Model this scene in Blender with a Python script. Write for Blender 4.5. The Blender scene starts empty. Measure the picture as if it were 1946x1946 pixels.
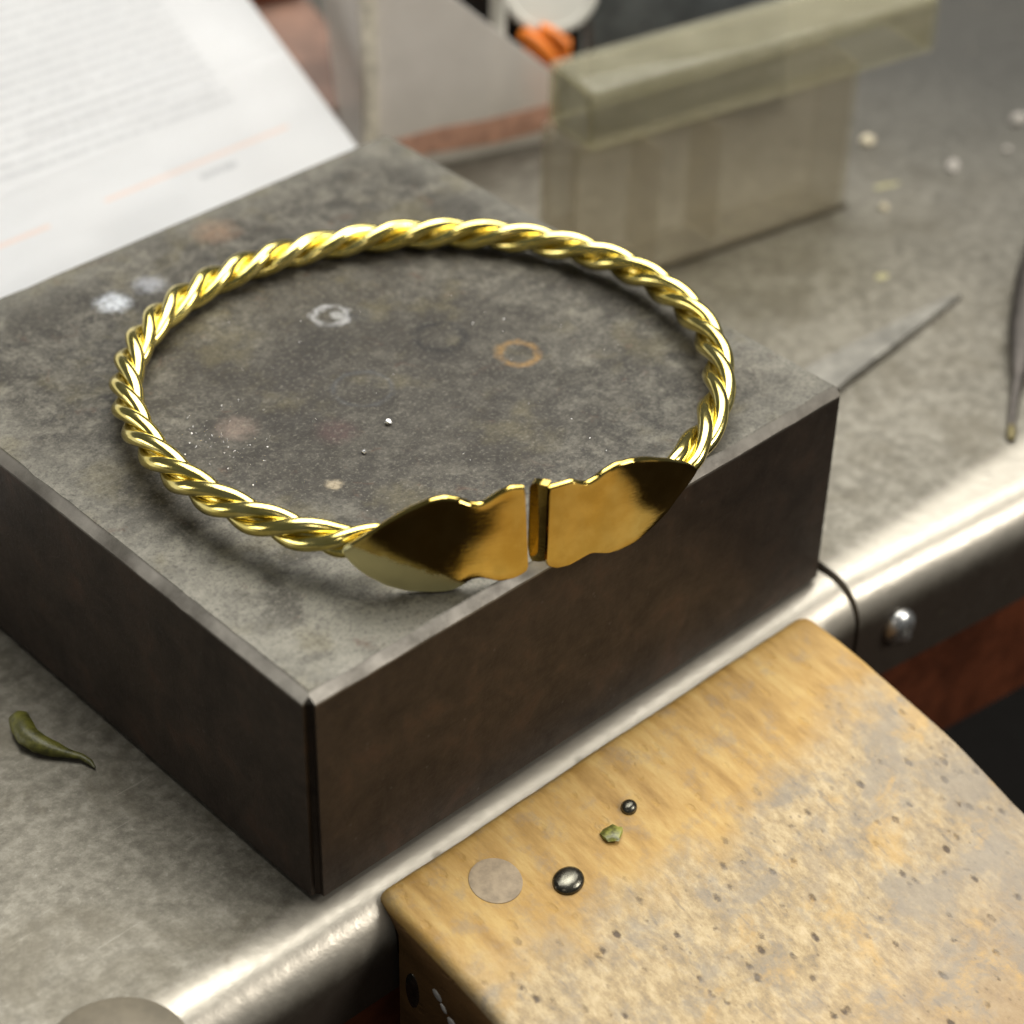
import bpy, bmesh, math, random
from mathutils import Vector, Matrix, noise
S = 0.001                      # everything below is written in millimetres
scene = bpy.context.scene
random.seed(7)

# ------------------------------------------------------------------ camera
cam_d = bpy.data.cameras.new("camera")
cam = bpy.data.objects.new("camera", cam_d); scene.collection.objects.link(cam)
RIGHT = Vector((0.7280049, -0.6853092, 0.0189764))
UPV = Vector((0.4104881, 0.4578976, 0.7885615))
FWD = Vector((0.5490978, 0.5662870, -0.6146630))
CAM = Vector((-100.6386, -131.4424, 180.7351))
m = Matrix(((RIGHT.x, UPV.x, -FWD.x), (RIGHT.y, UPV.y, -FWD.y), (RIGHT.z, UPV.z, -FWD.z)))
cam.matrix_world = Matrix.Translation(CAM * S) @ m.to_4x4()
cam_d.sensor_width = 36.0
cam_d.lens = 4398.08 / 1946.0 * 36.0
cam_d.clip_start = 0.01; cam_d.clip_end = 50.0
cam_d.dof.use_dof = True
cam_d.dof.focus_distance = 0.249
cam_d.dof.aperture_fstop = 19.0
cam_d.dof.aperture_blades = 0
scene.camera = cam

# ------------------------------------------------------------------ world, lamps, exposure
world = bpy.data.worlds.new("World"); scene.world = world; world.use_nodes = True
bg = world.node_tree.nodes["Background"]
bg.inputs[0].default_value = (0.80, 0.86, 0.88, 1); bg.inputs[1].default_value = 0.10

def area(name, pos, target, sx, sy, power, color):
    d = bpy.data.lights.new(name, 'AREA'); d.shape = 'RECTANGLE'; d.size = sx * S; d.size_y = sy * S
    d.energy = power; d.color = color
    o = bpy.data.objects.new(name, d); scene.collection.objects.link(o)
    p, t = Vector(pos) * S, Vector(target) * S
    o.location = p; o.rotation_euler = (t - p).to_track_quat('-Z', 'Y').to_euler()
    return o
area("window_light", (500, 300, 840), (50, 30, 20), 900, 700, 10.5, (1.0, 0.98, 0.93))
area("ceiling_lamp", (190, 210, 960), (50, 30, 20), 760, 620, 9.5, (1.0, 0.98, 0.92))
area("side_window", (520, -520, 470), (60, 20, 0), 300, 260, 4.5, (1.0, 0.95, 0.88))
area("left_fill", (-480, 430, 150), (10, 40, 30), 300, 180, 0.8, (1.0, 0.96, 0.90))  # added fill light for the highlights on the rope's outer left side
area("bench_lamp", (-215, -236, 330), (42, 30, 29), 60, 60, 0.10, (1.0, 0.90, 0.80))
scene.view_settings.view_transform = 'Standard'
scene.view_settings.look = 'None'
scene.view_settings.exposure = 0.0
scene.view_settings.gamma = 1.0
scene.cycles.use_denoising = True
scene.cycles.max_bounces = 10
scene.cycles.transparent_max_bounces = 12
scene.cycles.sample_clamp_indirect = 8.0

# ------------------------------------------------------------------ helpers
def link(o):
    scene.collection.objects.link(o); return o
def tag(o, label=None, cat=None, group=None, kind=None):
    if label: o['label'] = label
    if cat: o['category'] = cat
    if group: o['group'] = group
    if kind: o['kind'] = kind
    return o
def empty(name, base, label, cat, group=None):
    o = link(bpy.data.objects.new(name, None)); o.empty_display_size = 0.005
    o.location = Vector(base) * S
    return tag(o, label, cat, group)
def obj(name, bm, mat, parent=None, smooth=True, angle=35):
    """bm in world millimetres -> one mesh object; its local axes stay the world's"""
    me = bpy.data.meshes.new(name)
    bmesh.ops.recalc_face_normals(bm, faces=bm.faces[:])
    for v in bm.verts: v.co *= S
    bm.to_mesh(me); bm.free()
    if smooth:
        me.polygons.foreach_set("use_smooth", [True] * len(me.polygons))
        me.set_sharp_from_angle(angle=math.radians(angle))
    me.materials.append(mat)
    o = link(bpy.data.objects.new(name, me))
    if parent:
        o.parent = parent
        w = Matrix.Translation(parent.location) if parent.parent is None else parent.matrix_world
        root = parent
        while root.parent: root = root.parent
        if parent.type == 'EMPTY' or parent.parent is None:
            o.matrix_parent_inverse = Matrix.Translation(-root.location) if parent.type == 'EMPTY' else Matrix.Identity(4)
    return o
def box(bm, x0, x1, y0, y1, z0, z1, bev=0.0, seg=2):
    r = bmesh.ops.create_cube(bm, size=1.0)
    vs = r['verts']
    for v in vs:
        v.co = Vector((x0 + (v.co.x + .5) * (x1 - x0), y0 + (v.co.y + .5) * (y1 - y0), z0 + (v.co.z + .5) * (z1 - z0)))
    if bev > 0:
        es = list({e for v in vs for e in v.link_edges})
        bmesh.ops.bevel(bm, geom=es, offset=bev, segments=seg, profile=0.5, affect='EDGES')
    return bm
def lathe(bm, prof, M=Matrix.Identity(4), n=32):
    """prof: list of (r, z); closed surface of revolution placed by M"""
    rings = []
    for r, z in prof:
        if r < 1e-6: rings.append([bm.verts.new(M @ Vector((0, 0, z)))])
        else: rings.append([bm.verts.new(M @ Vector((r * math.cos(2 * math.pi * k / n), r * math.sin(2 * math.pi * k / n), z))) for k in range(n)])
    for a, b in zip(rings, rings[1:]):
        for k in range(n):
            k2 = (k + 1) % n
            if len(a) == 1 and len(b) > 1: bm.faces.new((a[0], b[k], b[k2]))
            elif len(b) == 1 and len(a) > 1: bm.faces.new((a[k], b[0], a[k2]))
            elif len(a) > 1 and len(b) > 1: bm.faces.new((a[k], b[k], b[k2], a[k2]))
    return bm
def tube(bm, pts, radii, n=12, flat=1.0, caps=True):
    P = [Vector(p) for p in pts]; rings = []
    up = Vector((0, 0, 1))
    for i, p in enumerate(P):
        t = (P[min(i + 1, len(P) - 1)] - P[max(i - 1, 0)]).normalized()
        a = t.cross(up)
        a = a.normalized() if a.length > 1e-4 else Vector((1, 0, 0))
        b = a.cross(t).normalized()
        rings.append([bm.verts.new(p + radii[i] * (a * math.cos(2 * math.pi * k / n) + b * flat * math.sin(2 * math.pi * k / n))) for k in range(n)])
    for a, b in zip(rings, rings[1:]):
        for k in range(n): bm.faces.new((a[k], a[(k + 1) % n], b[(k + 1) % n], b[k]))
    if caps:
        bm.faces.new(rings[0][::-1]); bm.faces.new(rings[-1])
    return bm
def prism(bm, pts, z0, z1):
    a = [bm.verts.new((x, y, z0)) for x, y in pts]; b = [bm.verts.new((x, y, z1)) for x, y in pts]
    n = len(pts)
    for k in range(n): bm.faces.new((a[k], a[(k + 1) % n], b[(k + 1) % n], b[k]))
    bm.faces.new(a[::-1]); bm.faces.new(b)
    return bm
def slab(bm, quad, thick):
    """polygon in space given thickness along its normal"""
    q = [Vector(p) for p in quad]
    nrm = (q[1] - q[0]).cross(q[2] - q[0]).normalized() * thick
    a = [bm.verts.new(p) for p in q]; b = [bm.verts.new(p + nrm) for p in q]
    n = len(q)
    for k in range(n): bm.faces.new((a[k], a[(k + 1) % n], b[(k + 1) % n], b[k]))
    bm.faces.new(a[::-1]); bm.faces.new(b)
    return bm

# ------------------------------------------------------------------ material tools
class NT:
    def __init__(s, name):
        s.m = bpy.data.materials.new(name); s.m.use_nodes = True
        s.t = s.m.node_tree; s.b = s.t.nodes["Principled BSDF"]; s.out = s.t.nodes["Material Output"]
        tc = s.t.nodes.new("ShaderNodeTexCoord"); mp = s.t.nodes.new("ShaderNodeMapping")
        mp.inputs['Scale'].default_value = (1000, 1000, 1000)
        s.t.links.new(tc.outputs['Object'], mp.inputs[0]); s.co = mp.outputs[0]
    def put(s, sock, v):
        if isinstance(v, bpy.types.NodeSocket): s.t.links.new(v, sock)
        elif isinstance(v, (tuple, list)) and len(v) == 3 and sock.type == 'RGBA': sock.default_value = (*v, 1)
        else: sock.default_value = v
    def set(s, **k):
        for a, v in k.items(): s.put(s.b.inputs[a.replace('_', ' ')], v)
        return s
    def warp(s, scale=(1, 1, 1), rot=(0, 0, 0), loc=(0, 0, 0), co=None):
        n = s.t.nodes.new("ShaderNodeMapping"); n.inputs['Scale'].default_value = scale
        n.inputs['Rotation'].default_value = rot; n.inputs['Location'].default_value = loc
        s.t.links.new(co or s.co, n.inputs[0]); return n.outputs[0]
    def noise(s, scale, detail=4, rough=.55, dist=0, co=None, col=False):
        n = s.t.nodes.new("ShaderNodeTexNoise"); n.inputs['Scale'].default_value = scale
        n.inputs['Detail'].default_value = detail; n.inputs['Roughness'].default_value = rough
        n.inputs['Distortion'].default_value = dist
        s.t.links.new(co or s.co, n.inputs['Vector']); return n.outputs['Color' if col else 'Fac']
    def voro(s, scale, co=None, out='Distance', feature='F1', rnd=1.0):
        n = s.t.nodes.new("ShaderNodeTexVoronoi"); n.feature = feature; n.inputs['Scale'].default_value = scale
        n.inputs['Randomness'].default_value = rnd
        s.t.links.new(co or s.co, n.inputs['Vector']); return n.outputs[out]
    def ramp(s, fac, stops, interp='LINEAR'):
        n = s.t.nodes.new("ShaderNodeValToRGB"); e = n.color_ramp; e.interpolation = interp
        while len(e.elements) < len(stops): e.elements.new(.5)
        for el, (p, c) in zip(e.elements, stops):
            el.position = p; el.color = (*c, 1) if isinstance(c, (tuple, list)) else (c, c, c, 1)
        s.put(n.inputs[0], fac); return n.outputs[0]
    def mix(s, fac, a, b, mode='MIX'):
        n = s.t.nodes.new("ShaderNodeMix"); n.data_type = 'RGBA'; n.blend_type = mode
        s.put(n.inputs[0], fac); s.put(n.inputs[6], a); s.put(n.inputs[7], b); return n.outputs[2]
    def math(s, op, a, b=0.0, c=0.0, clamp=False):
        n = s.t.nodes.new("ShaderNodeMath"); n.operation = op; n.use_clamp = clamp
        s.put(n.inputs[0], a); s.put(n.inputs[1], b); s.put(n.inputs[2], c); return n.outputs[0]
    def sep(s, co=None):
        n = s.t.nodes.new("ShaderNodeSeparateXYZ"); s.t.links.new(co or s.co, n.inputs[0]); return n.outputs
    def dist(s, p, sc=(1, 1, 1)):
        """distance in mm from point p"""
        a = s.t.nodes.new("ShaderNodeVectorMath"); a.operation = 'SUBTRACT'; s.t.links.new(s.co, a.inputs[0]); a.inputs[1].default_value = p
        q = s.t.nodes.new("ShaderNodeVectorMath"); q.operation = 'MULTIPLY'; s.t.links.new(a.outputs[0], q.inputs[0]); q.inputs[1].default_value = sc
        l = s.t.nodes.new("ShaderNodeVectorMath"); l.operation = 'LENGTH'; s.t.links.new(q.outputs[0], l.inputs[0]); return l.outputs['Value']
    def maprange(s, v, a, b, c=0.0, d=1.0):
        n = s.t.nodes.new("ShaderNodeMapRange"); n.interpolation_type = 'SMOOTHSTEP'
        s.put(n.inputs[0], v)
        for i, x in enumerate((a, b, c, d)): n.inputs[i + 1].default_value = x
        return n.outputs[0]
    def bump(s, h, strength=.3, dist=.05, normal=None):
        n = s.t.nodes.new("ShaderNodeBump"); n.inputs['Strength'].default_value = strength
        n.inputs['Distance'].default_value = dist * S; s.put(n.inputs['Height'], h)
        if normal: s.t.links.new(normal, n.inputs['Normal'])
        s.t.links.new(n.outputs[0], s.b.inputs['Normal']); return n.outputs[0]

def mat_gold(name, rough, grain=False):
    k = NT(name)
    n1 = k.noise(.35, 4, .6); n2 = k.noise(2.5, 5, .6)
    col = k.mix(k.maprange(n1, .35, .7), (0.80, 0.66, 0.19), (0.92, 0.79, 0.31)) if not grain else k.mix(k.maprange(n1, .35, .7), (0.54, 0.39, 0.095), (0.64, 0.49, 0.15))
    r = k.math('ADD', k.math('MULTIPLY', n2, rough * .9), rough * .55)
    k.set(Base_Color=col, Metallic=1.0, Roughness=r)
    if grain:
        br = k.noise(3.0, 3, .6, co=k.warp((.16, .16, 2.2), (0, math.radians(14), 0)))
        fine = k.noise(9, 2, .6)
        k.bump(k.math('ADD', k.math('MULTIPLY', br, .7), k.math('MULTIPLY', fine, .3)), .34, .03)
        k.set(Roughness=k.math('ADD', k.math('MULTIPLY', br, rough * .9), rough * .55))
    else:
        k.bump(k.math('ADD', k.noise(1.2, 3, .5), k.math('MULTIPLY', k.noise(6, 4, .7), .25)), .22, .06)
    return k.m
def pale_tip(m):
    """the outer tip of the left leaf: paler and matter"""
    k = NT.__new__(NT); k.m = m; k.t = m.node_tree; k.b = k.t.nodes["Principled BSDF"]; k.out = k.t.nodes["Material Output"]
    k.co = next(n for n in k.t.nodes if n.type == 'MAPPING' and abs(n.inputs['Scale'].default_value[0] - 1000) < 1).outputs[0]
    x, y, z = k.sep()
    e = k.math('ADD', k.math('ADD', k.math('SUBTRACT', z, 28.93), k.math('MULTIPLY', x, .62)), k.math('MULTIPLY', k.math('SUBTRACT', k.noise(.8, 5, .7), .5), 1.6))
    f = k.maprange(e, 15.2, 14.6, 0, 1)
    c0 = k.b.inputs['Base Color'].links[0].from_socket; r0 = k.b.inputs['Roughness'].links[0].from_socket
    k.set(Base_Color=k.mix(f, c0, (.96, .88, .46)), Roughness=k.math('ADD', r0, k.math('MULTIPLY', f, k.math('MULTIPLY_ADD', k.noise(1.5, 4, .7), .25, .20))))
GOLD = mat_gold("gold_wire", .17)
GOLDP = mat_gold("gold_plate", .055, True)
pale_tip(GOLDP)

def mat_block():
    k = NT("bench_block_steel")
    a = k.noise(.09, 6, .62, .6); b = k.noise(.8, 6, .7); c = k.noise(5.0, 4, .7)
    base = k.ramp(k.math('ADD', k.math('MULTIPLY', a, .6), k.math('MULTIPLY', b, .4)),
                  [(.36, (.022, .019, .014)), (.46, (.050, .045, .035)), (.54, (.092, .084, .066)), (.68, (.165, .152, .122))])
    gr = k.noise(.42, 12, .76)
    base = k.mix(.58, base, k.ramp(gr, [(.41, (.010, .009, .007)), (.47, (.038, .034, .027)), (.53, (.088, .081, .064)), (.60, (.155, .143, .115))]))
    base = k.mix(k.maprange(c, .45, .68, 0, .30), base, (.15, .14, .115))
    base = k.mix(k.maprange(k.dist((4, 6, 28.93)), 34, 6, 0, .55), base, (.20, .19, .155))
    bl = k.noise(.13, 7, .66, .4); base = k.mix(k.maprange(bl, .47, .60, 0, .68), base, (.020, .017, .012))
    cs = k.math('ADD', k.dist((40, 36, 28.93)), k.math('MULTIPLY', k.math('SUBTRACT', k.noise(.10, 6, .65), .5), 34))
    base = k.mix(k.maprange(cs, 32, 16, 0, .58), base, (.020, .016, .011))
    bx_, by_, bz_ = k.sep()
    ed = k.math('MINIMUM', k.math('MINIMUM', bx_, by_), k.math('MINIMUM', k.math('SUBTRACT', 80, bx_), k.math('SUBTRACT', 80.9, by_)))
    ed = k.math('ADD', ed, k.math('MULTIPLY', k.math('SUBTRACT', k.noise(.2, 5, .65), .5), 9))
    base = k.mix(k.maprange(ed, 8, 0, 0, .45), base, (.19, .18, .15))
    dk = k.maprange(k.noise(1.7, 5, .75, .8), .52, .66, 0, .40)
    base = k.mix(dk, base, (.016, .014, .011))
    yel = k.maprange(k.noise(.12, 3, .6), .52, .70, 0, .32)
    base = k.mix(yel, base, (.125, .105, .05))
    rust = k.maprange(k.noise(.28, 4, .7, 1.0), .60, .74, 0, .55)
    base = k.mix(rust, base, (.075, .042, .026))
    H = 28.93
    # ring-shaped marks left by drops of flux and by round stock
    def ring(p, r, w, colr, amt, sc=(1, 1, 1), nz=.9):
        nonlocal base
        d = k.math('ADD', k.dist(p, sc), k.math('MULTIPLY', k.math('SUBTRACT', k.noise(.7, 3, .7), .5), nz))
        f = k.math('SUBTRACT', 1.0, k.math('DIVIDE', k.math('ABSOLUTE', k.math('SUBTRACT', d, r)), w), clamp=True)
        f = k.math('MULTIPLY', f, k.maprange(k.noise(.45, 5, .7), .34, .54, .15, amt))
        base = k.mix(f, base, colr)
    def spot(p, r, colr, amt, sc=(1, 1, 1), nz=1.2):
        nonlocal base
        d = k.math('ADD', k.dist(p, sc), k.math('MULTIPLY', k.math('SUBTRACT', k.noise(1.0, 4, .7), .5), nz))
        f = k.math('MULTIPLY', k.maprange(d, r * 1.25, r * .35, 0, amt), k.maprange(k.noise(.9, 4, .75), .30, .62, .35, 1))
        base = k.mix(f, base, colr)
    ring((45.0, 50.7, H), 2.0, .7, (.34, .34, .34), .85, nz=2.2)
    spot((45.6, 50.2, H), 1.0, (.34, .34, .33), .8)
    spot((47.8, 48.6, H), 1.8, (.03, .03, .03), .7)
    ring((51.7, 38.6, H), 2.9, .9, (.008, .007, .006), 1.0, nz=.8)
    spot((49.5, 36.2, H), 2.6, (.012, .010, .008), .7, nz=3)
    spot((40.5, 47.5, H), 4.5, (.012, .010, .008), .6, nz=6)
    spot((34.0, 44.0, H), 5.0, (.014, .011, .009), .55, nz=7)
    spot((28.0, 36.0, H), 4.0, (.014, .011, .009), .5, nz=5)
    ring((56.2, 29.9, H), 2.3, .75, (.20, .115, .035), .9, nz=1.5)
    spot((58.6, 28.3, H), 1.0, (.02, .02, .02), .9)
    spot((30.4, 32.1, H), 2.6, (.055, .032, .028), .85)
    spot((24.0, 24.8, H), 1.1, (.30, .25, .17), .9, nz=1.6)
    spot((22.5, 40.0, H), 2.6, (.20, .15, .12), .6)
    spot((27.3, 70.1, H), 2.3, (.55, .58, .62), .8, nz=3.2)
    spot((33.0, 70.5, H), 2.2, (.33, .34, .37), .6, nz=3.4)
    spot((46.5, 75.1, H), 3.2, (.20, .12, .07), .6)
    ring((38.0, 36.5, H), 3.4, .5, (.05, .05, .05), .8, nz=.8)
    grit = k.noise(1.9, 10, .80); base = k.mix(k.maprange(grit, .51, .62, 0, .55), base, (.012, .010, .008)); base = k.mix(k.maprange(grit, .47, .38, 0, .45), base, (.20, .185, .15))
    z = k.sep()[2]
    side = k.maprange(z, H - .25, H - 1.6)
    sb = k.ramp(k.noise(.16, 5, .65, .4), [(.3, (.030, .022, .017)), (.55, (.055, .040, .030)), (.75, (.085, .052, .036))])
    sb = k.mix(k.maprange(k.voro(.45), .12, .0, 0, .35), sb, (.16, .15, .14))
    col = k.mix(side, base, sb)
    # paler metal along the chamfers, palest by the near corner
    zc = k.math('SUBTRACT', 1.0, k.math('DIVIDE', k.math('ABSOLUTE', k.math('SUBTRACT', z, H - .72)), .72), clamp=True)
    zc = k.maprange(zc, .02, .30)
    chamfer_col = k.mix(k.math('MULTIPLY', k.maprange(k.noise(.12, 6, .6), .25, .75), k.maprange(k.dist((0, 0, 28.9)), 85, 10, .10, 1)), (.085, .076, .062), (.44, .41, .36))
    col = k.mix(k.math('MULTIPLY', zc, .8), col, chamfer_col)
    rg = k.math('ADD', k.math('MULTIPLY', k.noise(.7, 5, .7), .35), .33)
    scr = k.noise(2.0, 3, .6, co=k.warp((.15, 1.6, 1), (0, 0, math.radians(35))))
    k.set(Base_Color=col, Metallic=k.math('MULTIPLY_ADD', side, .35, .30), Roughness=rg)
    k.b.inputs['Specular IOR Level'].default_value = .3
    h = k.math('ADD', k.math('MULTIPLY', k.noise(1.6, 6, .75), .6), k.math('MULTIPLY', scr, .3))
    k.bump(h, .55, .12)
    return k.m
def mat_zinc():
    k = NT("worn_zinc_sheet")
    a = k.noise(.045, 5, .6, .4); b = k.noise(.5, 5, .65); c = k.noise(2.6, 3, .6)
    base = k.ramp(k.math('ADD', k.math('MULTIPLY', a, .6), k.math('MULTIPLY', b, .4)),
                  [(.36, (.082, .073, .055)), (.5, (.135, .123, .097)), (.64, (.195, .18, .145))])
    gz = k.noise(.55, 9, .74); base = k.mix(.28, base, k.ramp(gz, [(.40, (.060, .052, .038)), (.5, (.18, .166, .132)), (.60, (.34, .32, .265))]))
    base = k.mix(k.maprange(c, .55, .72, 0, .30), base, (.13, .115, .09))
    base = k.mix(k.maprange(k.noise(1.4, 3, .6), .60, .74, 0, .18), base, (.45, .43, .37))
    st = k.maprange(k.noise(.07, 6, .66, .8), .50, .64, 0, .5); base = k.mix(st, base, (.085, .072, .048))
    sc = k.maprange(k.noise(1.0, 3, .6, co=k.warp((.10, 2.2, 1), (0, 0, math.radians(28)))), .66, .72, 0, .35); base = k.mix(sc, base, (.30, .285, .24))
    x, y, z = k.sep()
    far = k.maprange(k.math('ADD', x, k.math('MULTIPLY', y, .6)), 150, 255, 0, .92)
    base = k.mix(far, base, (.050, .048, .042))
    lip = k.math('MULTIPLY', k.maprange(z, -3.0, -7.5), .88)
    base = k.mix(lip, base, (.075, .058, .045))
    base = k.mix(k.math('MULTIPLY', k.maprange(y, 2.5, -1.5), k.maprange(z, -6, -2)), base, (.43, .395, .33))  # rolled edge paler: its highlight is strengthened in the colour
    spots = k.maprange(k.voro(.16), .16, .05, 0, .5)
    base = k.mix(k.math('MULTIPLY', spots, k.maprange(k.noise(.1, 2), .5, .6)), base, (.12, .105, .075))
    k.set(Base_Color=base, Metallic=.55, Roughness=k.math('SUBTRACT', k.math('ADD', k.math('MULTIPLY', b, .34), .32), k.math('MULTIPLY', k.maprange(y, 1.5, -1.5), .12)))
    k.bump(k.math('ADD', k.noise(.6, 4, .6), k.math('MULTIPLY', k.noise(.12, 3, .5), 1.5)), .30, .22)
    return k.m
def mat_pin():
    k = NT("bench_pin_wood")
    x, y, z = k.sep()
    g = k.noise(.5, 5, .65, co=k.warp((1.0, .16, 1.0)))
    wood = k.ramp(g, [(.3, (.32, .18, .042)), (.5, (.46, .28, .080)), (.68, (.55, .37, .13))])
    worn = k.ramp(k.math('ADD', k.math('MULTIPLY', k.noise(.9, 7, .75, co=k.warp((1, .45, 1), (0, 0, math.radians(-14)))), .75), k.math('MULTIPLY', k.noise(.16, 4, .6), .25)), [(.32, (.20, .16, .11)), (.46, (.36, .265, .14)), (.56, (.48, .37, .21)), (.68, (.57, .46, .29))])
    edge = k.math('ADD', k.math('ADD', y, k.math('MULTIPLY', k.math('SUBTRACT', k.noise(.12, 4, .6), .5), 14)),
                  k.math('MULTIPLY', k.math('ABSOLUTE', k.math('SUBTRACT', x, 38)), -.10))
    wf = k.maprange(edge, -16, -24)
    col = k.mix(wf, wood, worn)
    dirt = k.maprange(k.noise(.22, 5, .7), .50, .68, 0, .42)
    col = k.mix(dirt, col, (.24, .20, .155))
    grey = k.math('MULTIPLY', k.maprange(k.math('ADD', x, k.math('MULTIPLY', y, -1.2)), 75, 125), .45)
    col = k.mix(grey, col, (.20, .175, .15))
    col = k.mix(k.maprange(y, -34, -62, 0, .6), col, (.30, .18, .07))  # wood darkened towards the front: vignetting put into the colour
    vco = k.warp((1, .62, 1), (0, 0, math.radians(-18)))
    pit = k.maprange(k.math('ADD', k.voro(.50, co=vco), k.math('MULTIPLY', k.math('SUBTRACT', k.noise(1.6, 3, .7), .5), .25)), .26, .10, 0, .95)
    pit = k.math('MULTIPLY', pit, k.maprange(k.noise(.30, 3), .40, .52))
    col = k.mix(k.math('MULTIPLY', pit, wf), col, (.075, .05, .03))
    p2 = k.math('MULTIPLY', k.maprange(k.voro(.95, co=vco), .22, .06, 0, .6), k.maprange(k.noise(.5, 3), .46, .58))
    col = k.mix(k.math('MULTIPLY', p2, wf), col, (.13, .09, .05))
    gs = k.maprange(k.math('ADD', k.noise(.14, 6, .7, .3), k.math('MULTIPLY', x, .0016)), .53, .69, 0, .65); col = k.mix(k.math('MULTIPLY', gs, wf), col, (.24, .21, .17))
    ws = k.maprange(k.noise(.11, 6, .7, .3, co=k.warp((1, 1, 1), loc=(40, 9, 0))), .52, .66, 0, .6); col = k.mix(k.math('MULTIPLY', ws, wf), col, (.50, .32, .11))
    st = k.maprange(k.noise(.9, 2, .5, co=k.warp((1.2, .22, 1), (0, 0, math.radians(-20)))), .62, .72, 0, .4)
    col = k.mix(k.math('MULTIPLY', st, wf), col, (.17, .15, .13))
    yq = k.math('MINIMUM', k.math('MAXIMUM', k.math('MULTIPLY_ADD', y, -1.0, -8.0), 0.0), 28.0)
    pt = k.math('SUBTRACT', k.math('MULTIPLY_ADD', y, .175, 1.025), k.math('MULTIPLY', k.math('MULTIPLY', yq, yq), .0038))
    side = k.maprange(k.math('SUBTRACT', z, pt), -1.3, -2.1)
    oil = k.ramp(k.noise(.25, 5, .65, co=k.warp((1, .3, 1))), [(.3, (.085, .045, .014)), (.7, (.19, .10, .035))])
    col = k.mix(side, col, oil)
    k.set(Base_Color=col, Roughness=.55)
    k.b.inputs['Specular IOR Level'].default_value = .35
    h = k.math('SUBTRACT', k.math('ADD', g, k.noise(2.5, 4, .6)), k.math('MULTIPLY', pit, 2.0))
    k.bump(h, .35, .18)
    return k.m
def mat_simple(name, col, rough=.5, metal=0.0, var=.25, sc=.4, bump=.15):
    k = NT(name)
    d = tuple(c * (1 - var) for c in col); l = tuple(min(1, c * (1 + var)) for c in col)
    k.set(Base_Color=k.mix(k.maprange(k.noise(sc, 5, .65), .3, .7), d, l), Metallic=metal,
          Roughness=k.math('ADD', k.math('MULTIPLY', k.noise(sc * 3, 3), .2), max(.03, rough - .1)))
    if bump: k.bump(k.noise(sc * 4, 4, .6), bump, .1)
    return k.m
def mat_plastic(name, tint, opac, rough=.2, dif=None):
    """aged clear plastic: part of the light passes, part is scattered by scratches and haze"""
    k = NT(name); t = k.t
    tr = t.nodes.new("ShaderNodeBsdfTransparent"); tr.inputs[0].default_value = (*tint, 1)
    mx = t.nodes.new("ShaderNodeMixShader")
    f = k.math('ADD', k.math('MULTIPLY', k.noise(.15, 4, .6), .25), opac - .12)
    lw = t.nodes.new('ShaderNodeFresnel'); lw.inputs[0].default_value = 1.49
    geo = t.nodes.new('ShaderNodeNewGeometry')
    fr = k.math('MULTIPLY', k.math('MULTIPLY', lw.outputs[0], 1.5), k.math('SUBTRACT', 1.0, geo.outputs['Backfacing']))
    f = k.math('MAXIMUM', f, fr, clamp=True)
    k.put(mx.inputs[0], f)
    t.links.new(tr.outputs[0], mx.inputs[1]); t.links.new(k.b.outputs[0], mx.inputs[2])
    t.links.new(mx.outputs[0], k.out.inputs[0])
    k.set(Base_Color=dif or tint, Roughness=rough)
    k.b.inputs['Specular IOR Level'].default_value = .6
    return k.m
def mat_paper():
    k = NT("printed_paper"); x, y, z = k.sep(k.warp((1.0684, 1.0684, 1), loc=(6.88, 8.99, 0)))
    base = k.mix(k.noise(.05, 3), (.76, .77, .78), (.80, .80, .80))
    # flat print: paragraphs of small grey type set in lines, orange rules near the foot
    yy = k.math('ADD', y, k.math('MULTIPLY', x, .035))
    ln = k.math('FRACT', k.math('DIVIDE', yy, 1.55))
    line = k.math('MULTIPLY', k.math('GREATER_THAN', ln, .30), k.math('LESS_THAN', ln, .78))
    letters = k.maprange(k.noise(2.2, 2, .7, co=k.warp((1, .35, .1))), .36, .52, 0, 1)
    zone = k.math('MULTIPLY', k.math('GREATER_THAN', yy, 136.8), k.math('LESS_THAN', x, 93.5))
    zone = k.math('MULTIPLY', zone, k.math('LESS_THAN', k.noise(.035, 0, co=k.warp((.2, 1, .01))), .62))
    col = k.mix(k.math('MULTIPLY', k.math('MULTIPLY', line, zone), k.math('MULTIPLY', letters, .22)), base, (.22, .23, .25))
    def rule(x0, x1, yc, w, c, a):
        nonlocal col
        f = k.math('MULTIPLY', k.math('LESS_THAN', k.math('ABSOLUTE', k.math('SUBTRACT', y, yc)), w),
                   k.math('MULTIPLY', k.math('GREATER_THAN', x, x0), k.math('LESS_THAN', x, x1)))
        col = k.mix(k.math('MULTIPLY', f, a), col, c)
    rule(64, 99, 127.3, .28, (.92, .62, .48), .45)
    rule(30, 54, 127.0, .28, (.92, .62, .48), .45)
    f = k.math('MULTIPLY', k.math('LESS_THAN', k.math('ABSOLUTE', k.math('SUBTRACT', y, 125.2)), .42),
               k.math('MULTIPLY', k.math('GREATER_THAN', x, 80), k.math('LESS_THAN', x, 87)))
    col = k.mix(k.math('MULTIPLY', f, k.math('MULTIPLY', letters, .4)), col, (.25, .26, .28))
    k.set(Base_Color=col, Roughness=.6); return k.m

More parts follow.
